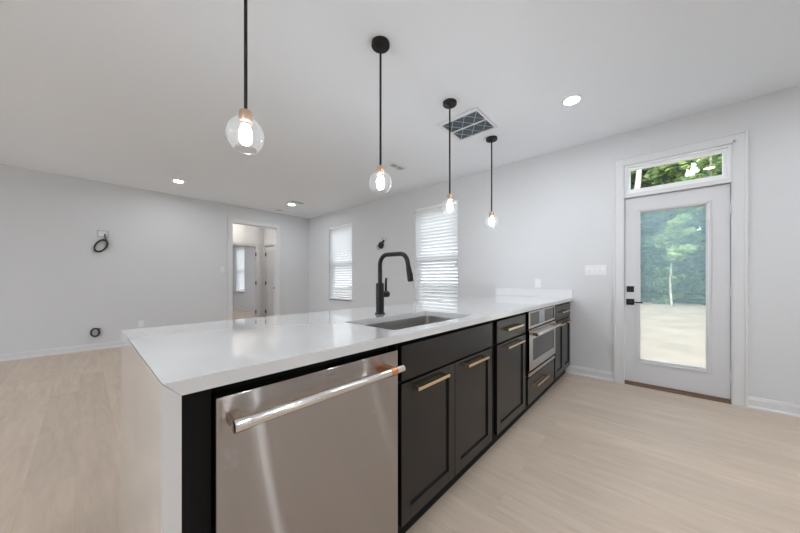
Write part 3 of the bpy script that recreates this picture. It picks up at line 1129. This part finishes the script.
for xx in (2.440, 3.130):
    bm = BM(); box(bm, xx, xx + .030, MHY + .003, YC - .0135, MHZ - .012, MHZ + .012, .002)
    obj('mount', bm, 'palecopper', mh, label='copper handle mount')
    bm = BM(); cyl(bm, (xx, MHY, MHZ), (xx + .030, MHY, MHZ), .0142, seg=24, bev=.001)
    obj('collar', bm, 'palecopper', mh, smooth=True, label='copper collar')

# ------------------------------------------------------------------ pendants
def pendant(x, label):
    p = thing('pendant_light', label, 'pendant light', (x, 1.40, HC), 'clear globe pendants over the countertop')
    y = 1.40
    bm = BM()
    lathe(bm, [(0, 0), (.062, 0), (.062, -.020), (.059, -.024), (0, -.024)], (x, y, HC), 40)
    can = obj('canopy', bm, 'black', p, smooth=True)
    for s in (-1, 1):
        bm = BM()
        lathe(bm, [(0, -.0265), (.004, -.0265), (.006, -.0235), (0, -.0235)], (x + s * .038, y - s * .012, HC), 14)
        obj('screw', bm, 'black', can, smooth=True)
    bm = BM()
    cyl(bm, (x, y, HC - .023), (x, y, 1.902), .0075, seg=18)
    lathe(bm, [(0, -.030), (.012, -.030), (.010, -.045), (.0075, -.05), (0, -.05)], (x, y, HC), 18)
    obj('rod', bm, 'black', p, smooth=True)
    bm = BM()
    lathe(bm, [(0, 1.907), (.015, 1.907), (.024, 1.902), (.0275, 1.893), (.0275, 1.853), (.021, 1.848), (.021, 1.835), (.0, 1.835)], (x, y, 0), 28)
    obj('socket', bm, 'socket', p, smooth=True, label='brushed rose-brass lamp socket')
    bm = BM()
    R = .080
    zc = 1.792
    prof = []
    n = 22
    t0, t1 = math.radians(18), math.radians(141)
    for i in range(n + 1):
        t = t0 + (t1 - t0) * i / n
        prof.append((R * math.sin(t), zc + R * math.cos(t)))
    inn = [((R - .002) * math.sin(t0 + (t1 - t0) * i / n), zc + (R - .002) * math.cos(t0 + (t1 - t0) * i / n)) for i in range(n, -1, -1)]
    lathe(bm, prof + [(prof[-1][0] - .0002, prof[-1][1] - .003)] + [(inn[0][0] - .001, inn[0][1] - .003)] + inn, (x, y, 0), 44, closed=True)
    rr = (R - .001) * math.sin(t1)
    tube(bm, [(x + rr * math.cos(2 * math.pi * k / 40), y + rr * math.sin(2 * math.pi * k / 40), zc + (R - .001) * math.cos(t1) - .003) for k in range(40)], .0021, 8, closed=True)
    obj('globe', bm, 'globe', p, smooth=True, label='clear glass globe open at the bottom')
    bm = BM()
    lathe(bm, [(0, 1.835), (.010, 1.835), (.017, 1.827), (.024, 1.813), (.025, 1.792), (.025, 1.770), (.020, 1.757), (.011, 1.750), (0, 1.748)], (x, y, 0), 28)
    obj('bulb', bm, 'bulb', p, smooth=True, label='glowing white bulb')
    return p
pendant(.4965, 'nearest globe pendant, its black rod cut by the top of the picture')
pendant(1.353, 'second globe pendant from the front, with its round black canopy fully visible')
pendant(2.224, 'third globe pendant from the front, in front of the window behind the faucet')
pendant(3.104, 'farthest globe pendant, hanging closest to the patio door wall')

# ------------------------------------------------------------------ recessed downlights
def downlight(x, y, label, group='recessed ceiling downlights', lens='lens'):
    p = thing('ceiling_downlight', label, 'ceiling light', (x, y, HC), group)
    bm = BM()
    lathe(bm, [(.059, -.004), (.063, -.006), (.080, -.003), (.082, 0), (.059, 0)], (x, y, HC), 40, closed=True)
    obj('trim_ring', bm, 'plastic', p, smooth=True)
    bm = BM()
    lathe(bm, [(0, -.0035), (.0585, -.0035), (.0585, -.001), (0, -.001)], (x, y, HC), 36)
    obj('lens', bm, lens, p, label='glowing white lens')
    return p
downlight(2.931, .572, 'lit round downlight in the ceiling in front of the patio door')
downlight(1.032, 5.80, 'lit round downlight on the left, above the long left wall')
downlight(2.967, 5.80, 'lit round downlight near the far room corner beside a slim vent')
downlight(-.87, .572, 'unseen lit downlight put in for lighting, outside the picture on the left')  # this and the next three: unseen, continue the ceiling grid for lighting
downlight(1.03, -1.35, 'unseen lit downlight put in for lighting behind the viewer')
downlight(2.931, -1.35, 'unseen lit downlight put in for lighting behind the viewer near the patio door wall')
downlight(-.87, -1.35, 'unseen lit downlight put in for lighting behind the viewer on the left')
downlight(1.03, -.50, 'unseen lit downlight added above the aisle by the dishwasher')  # unseen, added to brighten the aisle floor and streak the dishwasher
downlight(2.00, -.55, 'unseen lit downlight added above the aisle by the cabinets')  # unseen, added to brighten the floor on the right
downlight(-2.8, .572, 'unseen lit downlight added far to the left of the picture')  # unseen, added to lift the darker left side
downlight(2.40, 7.30, 'warm round downlight in the hall', lens='hall_lens')
downlight(2.2, 9.3, 'unseen round downlight added in the bedroom near its doorway')  # these five bedroom lights are unseen, added to brighten it through the doorway
downlight(2.2, 10.8, 'unseen round downlight added in the middle of the bedroom')
downlight(3.2, 9.3, 'unseen round downlight added in the bedroom beside its window wall')
downlight(1.2, 10.8, 'unseen round downlight added at the left of the bedroom')
downlight(2.2, 12.3, 'unseen round downlight added at the far side of the bedroom')

# ------------------------------------------------------------------ ceiling fixtures
fg = thing('return_air_grille', 'square white return grille with a wire-backed blue-grey filter in the ceiling', 'vent', (2.672, 1.474, HC))
gx0, gx1, gy0, gy1 = 2.445, 2.905, 1.245, 1.705
bm = BM()
w = .042
zz0, zz1 = HC - .014, HC - .0005
box(bm, gx0, gx0 + w, gy0, gy1, zz0, zz1, .003)
box(bm, gx1 - w * .5, gx1, gy0, gy1, zz0, zz1, .003)
box(bm, gx0 + w, gx1 - w * .5, gy0, gy0 + w * .6, zz0, zz1, .003)
box(bm, gx0 + w, gx1 - w * .5, gy1 - w, gy1, zz0, zz1, .003)
xm = (gx0 + w + gx1 - w * .5) / 2
box(bm, xm - .007, xm + .007, gy0 + w * .6, gy1 - w, zz0, zz1, .002)
obj('frame', bm, 'plastic', fg)
bm = BM()
n = 26
ya, yb = gy0 + w * .6 + .0005, gy1 - w - .0005
for half in ((gx0 + w + .0005, xm - .0075), (xm + .0075, gx1 - w * .5 - .0005)):
    s = (half[1] - half[0]) / n
    prof = []
    for k in range(n + 1):
        prof.append((half[0] + s * k, HC - .0055 + (.0022 if k % 2 else 0)))
    prof += [(half[1], HC - .0008), (half[0], HC - .0008)]
    prism(bm, prof, 'y', ya, yb)
obj('filter', bm, 'filter', fg)
for half in ((gx0 + w, xm - .007), (xm + .007, gx1 - w * .5)):
    bm = BM()
    a, b = half
    k = 3
    st_ = (yb - ya) / k
    for i in range(k):
        tube(bm, [(a + .004, ya + st_ * i, HC - .0085), (b - .004, ya + st_ * (i + 1), HC - .0085)], .0026, 6)
        tube(bm, [(b - .004, ya + st_ * i, HC - .0080), (a + .004, ya + st_ * (i + 1), HC - .0080)], .0026, 6)
    obj('support_wire', bm, 'wire', fg)

def register(x0, x1, y0, y1, label):
    p = thing('ceiling_vent', label, 'vent', ((x0 + x1) / 2, (y0 + y1) / 2, HC), 'small slotted ceiling vents')
    bm = BM()
    z0, z1 = HC - .010, HC - .0005
    m = .022
    box(bm, x0 - m, x0, y0 - m, y1 + m, z0, z1, .003)
    box(bm, x1, x1 + m, y0 - m, y1 + m, z0, z1, .003)
    box(bm, x0, x1, y0 - m, y0, z0, z1, .003)
    box(bm, x0, x1, y1, y1 + m, z0, z1, .003)
    xm = (x0 + x1) / 2
    box(bm, xm - .006, xm + .006, y0, y1, z0, z1, .002)
    obj('frame', bm, 'plastic', p)
    bm = BM(); box(bm, x0 + .0005, x1 - .0005, y0 + .0005, y1 - .0005, HC - .003, HC - .0008)
    obj('throat', bm, 'ventdark', p)
    bm = BM()
    k = 5
    for h0, h1, s in ((x0 + .001, xm - .0065, 1), (xm + .0065, x1 - .001, -1)):
        for i in range(k):
            yy = y0 + (i + .5) * (y1 - y0) / k
            prism(bm, [(yy - .005, HC - .0042), (yy + .003, HC - .0090), (yy + .0045, HC - .0085), (yy - .0035, HC - .0038)], 'x', h0, h1)
    obj('louvers', bm, 'ventgrey', p)
    return p
register(2.860, 3.085, 2.700, 2.785, 'small slotted ceiling vent seen just behind the second pendant')
register(2.835, 3.095, 5.475, 5.575, 'small slotted ceiling vent beside the far corner downlight')

sd = thing('smoke_detector', 'small white round smoke detector on the ceiling above the hall opening', 'smoke detector', (3.03, 6.48, HC))
bm = BM()
lathe(bm, [(0, 0), (.060, 0), (.060, -.010), (.056, -.022), (.040, -.034), (.020, -.037), (0, -.037)], (3.03, 6.48, HC), 32)
obj('housing', bm, 'plastic', sd, smooth=True)
bm = BM()
lathe(bm, [(.058, -.0125), (.0615, -.0125), (.0610, -.0175), (.0575, -.0175)], (3.03, 6.48, HC), 32, closed=True)  # dark ring paints the shade on the white housing
obj('shade_band', bm, 'ventdark', sd)

# ------------------------------------------------------------------ wall boxes, cables, plates
def bracket(axis, at, a0, a1, z0, z1, label, sgn=-1):
    """shallow open wall box frame around a dark recess, on wall y=at ('y') or x=at ('x')"""
    p = thing('wall_box', label, 'wall box', (((a0 + a1) / 2, at, z0) if axis == 'y' else (at, (a0 + a1) / 2, z0)), 'open cable boxes in the walls')
    def bx(bm, s0, s1, d0, d1, t0, t1, bev=.001):
        if axis == 'y':
            box(bm, s0, s1, at - d1, at - d0, t0, t1, bev)
        else:
            box(bm, at - d1, at - d0, s0, s1, t0, t1, bev)
    bm = BM()
    w = .010
    bx(bm, a0, a0 + w, .0005, .010, z0, z1)
    bx(bm, a1 - w, a1, .0005, .010, z0, z1)
    bx(bm, a0 + w, a1 - w, .0005, .010, z0, z0 + w)
    bx(bm, a0 + w, a1 - w, .0005, .010, z1 - w, z1)
    obj('frame', bm, 'boxplastic', p)
    bm = BM(); bx(bm, a0 + w, a1 - w, .0005, .0025, z0 + w, z1 - w, 0)
    obj('back_plate', bm, 'plastic', p)
    return p

def coil(axis, at, ca, cz, ra, rz, start, label, turns=5, r=.0065, seed=1, tilt=0.0, squash=1.0):
    rnd = random.Random(seed)
    pts = []
    def P(a, z, d):
        return (a, at - d, z) if axis == 'y' else (at - d, a, z)
    sa, sz = start
    pts.append(P(sa, sz, .006))
    pts.append(P(sa - .004, sz - .02, .022))
    n = 22
    t00 = math.radians(70)
    for k in range(turns * n + 1):
        t = t00 + 2 * math.pi * k / n
        f = 1 + .05 * math.sin(k * .31 + seed) + .04 * math.sin(k * .13)
        a_ = ra * math.cos(t) * f
        z_ = rz * math.sin(t) * f
        a2 = a_ * math.cos(tilt) - z_ * math.sin(tilt)
        z2 = a_ * math.sin(tilt) + z_ * math.cos(tilt)
        pts.append(P(ca + a2, cz + z2, .016 + .022 * k / (turns * n) + .006 * math.sin(k * .9)))
    bm = BM()
    tube(bm, pts, r, 8)
    return tag(obj('cable_coil', bm, 'rubber', smooth=True), label, 'cable', 'coiled black cables hanging from wall boxes')

bracket('y', YL, .145, .275, 1.835, 1.945, 'open cable box high on the long left wall')
coil('y', YL, .187, 1.690, .062, .108, (.235, 1.885), 'coiled black cable hanging below the box high on the left wall', 6, .008, 1, tilt=-.5)
bracket('y', YL, .152, .186, .215, .345, 'open cable box low on the long left wall near the floor')
coil('y', YL, .120, .283, .046, .062, (.170, .340), 'small coiled black cable low on the left wall near the floor', 3, .009, 2)
bracket('x', XR, 3.945, 4.045, 1.895, 1.960, 'open cable box on the window wall above the faucet')
coil('x', XR, 4.055, 1.815, .042, .050, (3.995, 1.905), 'tight bundle of black cable on the window wall above the faucet', 7, .017, 3)
bm = BM()
pts = []
for k in range(23):
    t = 2 * math.pi * k / 23
    pts.append((XR - .012, 4.135 + .045 * math.cos(t), 1.785 + .052 * math.sin(t)))
tube(bm, pts, .0045, 8, closed=True)
tag(obj('cable_loop', bm, 'rubber', smooth=True), 'thin loose black cable loop beside the bundle on the window wall', 'cable')

def plate_y(a0, a1, z0, z1, label, kind):
    p = thing('wall_outlet' if kind == 'outlet' else 'light_switch', label, 'outlet' if kind == 'outlet' else 'light switch', ((a0 + a1) / 2, YL, z0))
    bm = BM(); box(bm, a0, a1, YL - .006, YL - .0005, z0, z1, .002)
    obj('cover_plate', bm, 'plastic', p)
    c = (a0 + a1) / 2
    if kind == 'outlet':
        for zz in (z0 + .035, z1 - .035):
            bm = BM(); box(bm, c - .016, c + .016, YL - .009, YL - .0055, zz - .013, zz + .013, .002)
            obj('socket', bm, 'rail', p)
    else:
        bm = BM(); box(bm, c - .016, c + .016, YL - .010, YL - .0055, z0 + .025, z1 - .025, .002)
        obj('rocker', bm, 'plastic', p)
    return p
plate_y(.640, .716, .300, .420, 'white outlet plate low on the left wall just above the countertop corner', 'outlet')
plate_y(1.905, 1.980, 1.285, 1.405, 'single white light switch left of the hall opening', 'switch')

sw = thing('light_switch', 'wide white four-gang switch plate on the wall left of the patio door', 'light switch', (XR, .53, 1.19))
bm = BM(); box(bm, XR - .006, XR - .0005, .430, .636, 1.187, 1.303, .002)
obj('cover_plate', bm, 'plastic', sw)
for k in range(4):
    cy = .459 + k * .0495
    bm = BM(); box(bm, XR - .0075, XR - .0055, cy - .017, cy + .017, 1.212, 1.278, .001)
    rk = obj('rocker', bm, 'plastic', sw)
    bm = BM(); prism(bm, [(XR - .0135, 1.247), (XR - .0070, 1.214), (XR - .0070, 1.276)], 'y', cy - .0145, cy + .0145)
    obj('paddle', bm, 'rail', rk)
ou = thing('wall_outlet', 'white outlet plate on the wall just above the low quartz splash', 'outlet', (XR, 1.156, 1.03))
bm = BM(); box(bm, XR - .006, XR - .0005, 1.118, 1.194, 1.030, 1.145, .002)
obj('cover_plate', bm, 'plastic', ou)
for zz in (1.065, 1.110):
    bm = BM(); box(bm, XR - .009, XR - .0055, 1.140, 1.172, zz - .013, zz + .013, .002)
    obj('socket', bm, 'rail', ou)

# ------------------------------------------------------------------ outside
def ground_mesh():
    bm = BM()
    n, m = 40, 40
    x0, x1, y0, y1 = XR + WT + .02, 60, -40, 40
    rnd = random.Random(3)
    V = [[bm.verts.new((x0 + (x1 - x0) * (i / n) ** 1.7, y0 + (y1 - y0) * j / m, -.16 + .05 * rnd.random())) for j in range(m + 1)] for i in range(n + 1)]
    for i in range(n):
        for j in range(m):
            bm.faces.new((V[i][j], V[i + 1][j], V[i + 1][j + 1], V[i][j + 1]))
    return bm
struct('ground', ground_mesh(), 'ground', 'bare straw-coloured yard outside the patio door', 'ground', smooth=True)
bm = BM(); box(bm, -40, XR + WT + .02, -40, YK - .17, -.24, -.13)
struct('ground_rear', bm, 'ground', 'bare yard behind the house', 'ground')
bm = BM(); box(bm, -40, XW - .17, YK - .16, 40, -.24, -.13)  # unseen slab added as a pale reflector towards the ceiling
struct('patio', bm, 'concrete', 'unseen pale concrete patio added beside the house to bounce daylight indoors', 'patio')

bm = BM(); box(bm, 21.9, 58, -39, 39, -.20, -.02)
struct('forest_floor', bm, 'litter', 'dark leaf litter under the trees', 'ground')

def leaves(bm, rnd, c, rad, n, size, flat=1.0, mats=3):
    for _ in range(n):
        while True:
            v = Vector((rnd.uniform(-1, 1), rnd.uniform(-1, 1), rnd.uniform(-1, 1)))
            if .25 < v.length < 1:
                break
        p = Vector(c) + Vector((v.x * rad[0], v.y * rad[1], v.z * rad[2]))
        s = size * rnd.uniform(.6, 1.4)
        nrm = Vector((rnd.gauss(0, .5), rnd.gauss(0, .5), 1 + rnd.gauss(0, .35) * flat)).normalized()
        a = nrm.orthogonal().normalized()
        a = Matrix.Rotation(rnd.uniform(0, 6.28), 3, nrm) @ a
        b = nrm.cross(a)
        q = [p + a * s, p + b * s * .5 + a * s * .1 + nrm * s * .08, p - a * s, p - b * s * .5 + a * s * .1 + nrm * s * .08]
        f = bm.faces.new([bm.verts.new(x) for x in q])
        f.material_index = rnd.choices(range(mats), (5, 4, 3))[0]

def tree(x, y, h, crown_r, base, label, seed, tr_r=.10, bark='trunk', mats=('leaf_a', 'leaf_b', 'leaf_c'), nl=1500, lean=0.0, size=.17, nb=9, cat='tree', grp='woodland trees beyond the yard'):
    rnd = random.Random(seed)
    t = thing('tree' if cat == 'tree' else 'shrub', label, cat, (x, y, -.16), grp)
    bm = BM()
    top = Vector((x + rnd.uniform(-.4, .4), y + lean, h * .93))
    pts = [Vector((x, y, -.25)).lerp(top, k / 6) + Vector((rnd.uniform(-.06, .06), rnd.uniform(-.06, .06), 0)) for k in range(7)]
    tube(bm, pts, [tr_r * (1 - .13 * k) for k in range(7)], 8)
    tips = []
    for k in range(nb):
        f = base / h + (1 - base / h) * (k + .5) / nb
        s = Vector((x, y, -.2)).lerp(top, min(f, .97))
        a = rnd.uniform(0, 6.28)
        L = crown_r * (1.05 - .55 * abs(f - .45)) * rnd.uniform(.75, 1.15)
        e = s + Vector((math.cos(a) * L, math.sin(a) * L, rnd.uniform(-.1, .5)))
        mid = (s + e) / 2 + Vector((0, 0, .15))
        tube(bm, [s, mid, e], [tr_r * .30, tr_r * .2, tr_r * .07], 6)
        tips.append((s, mid, e))
    obj('trunk' if cat == 'tree' else 'stem', bm, bark, t, smooth=True)
    bm = BM()
    per = nl // (nb * 3)
    for s, mid, e in tips:
        for c in (s.lerp(e, .3), s.lerp(e, .65), e):
            leaves(bm, rnd, c, (crown_r * .44, crown_r * .44, crown_r * .25), per, size)
    obj('foliage', bm, mats, t)
    return t

GA = ('leaf_a', 'leaf_b', 'leaf_c')
GB = ('leaf_b', 'leaf_c', 'leaf_c')
GC = ('leaf_a', 'leaf_a', 'leaf_b')
rt = random.Random(21)
# near row: slender trees at the yard's edge
near = [(22.6, 1.10, 12.5, 1.15, 9.6, .27, GC), (22.6, -2.15, 11.0, 1.15, 3.0, .10, GA), (19.5, -.50, 4.2, .70, 2.2, .045, GC),
        (22.4, -6.3, 11.0, 1.15, 2.6, .11, GA), (22.4, 5.2, 11.0, 1.15, 2.6, .12, GA), (22.4, -10.5, 10.2, 1.15, 2.6, .11, GC), (22.4, 9.4, 10.2, 1.15, 2.6, .11, GC)]
LN = ['pale thick-trunked tree seen at the left end of the transom window', 'slender pale tree at the right end of the transom window',
      'thin young tree in the middle of the patio door glass', 'leafy tree beyond the yard right of the patio door view', 'leafy tree beyond the yard left of the patio door view',
      'light green tree far right beyond the yard', 'light green tree far left beyond the yard']
for i, (x, y, h, cr, b_, r_, g) in enumerate(near):
    tree(x, y, h, cr, b_, LN[i], 40 + i, r_, 'trunk', g, 4200 if i != 2 else 900, size=.15, nb=18 if i != 2 else 8, lean=(-.30 if i == 0 else 0))
k = 0
NTH = ('seventh', 'sixth', 'fifth', 'fourth', 'third', 'second', 'first')
for row, (xx, hh) in enumerate(((28.2, 13.0), (34.8, 16.5), (39.4, 19.0))):
    for j in range(7):
        y = -15.6 + j * 5.1 + (row % 2) * 2.3
        tree(xx, y, hh + rt.uniform(-1, 1), 1.27, (.9, .5, .2)[row], 'dense dark tree of the %s woodland row, %s from the left' % (('front', 'middle', 'rear')[row], NTH[j]),
             80 + k, .15, 'darktrunk', (GB if (k % 3) else GA), (7500, 8500, 9500)[row], size=(.46, .56, .66)[row], nb=24)
        k += 1
for j in range(9):
    y = -7.4 + j * 1.75
    tree(20.6 + (j % 2) * .2, y, 1.9 + rt.uniform(-.2, .3), .56, .10, 'low green understory bush at the yard edge, %s from the left' % (('ninth', 'eighth') + NTH)[j],
         120 + j, .04, 'darktrunk', (GB if j % 2 else GA), 2200, size=.13, nb=8, cat='shrub', grp='understory bushes at the yard edge')

TEN = ('tenth', 'ninth', 'eighth') + NTH
for j in range(10):
    y = -9.6 + j * 2.08
    tree(25.2, y, 3.4 + rt.uniform(-.2, .3), .60, .10, 'dense dark green thicket between the woodland rows, %s from the left' % TEN[j],
         160 + j, .05, 'darktrunk', GB, 4200, size=.22, nb=16, cat='shrub', grp='thickets between the woodland rows')

for j in range(10):
    y = -11.0 + j * 1.95
    tree(31.45, y, 13.5 + rt.uniform(-.5, .5), .36, .2, 'slim dark columnar tree standing between the woodland rows, %s from the left' % TEN[j],
         190 + j, .08, 'darktrunk', GB, 9000, size=.42, nb=28, grp='columnar trees in the wood')
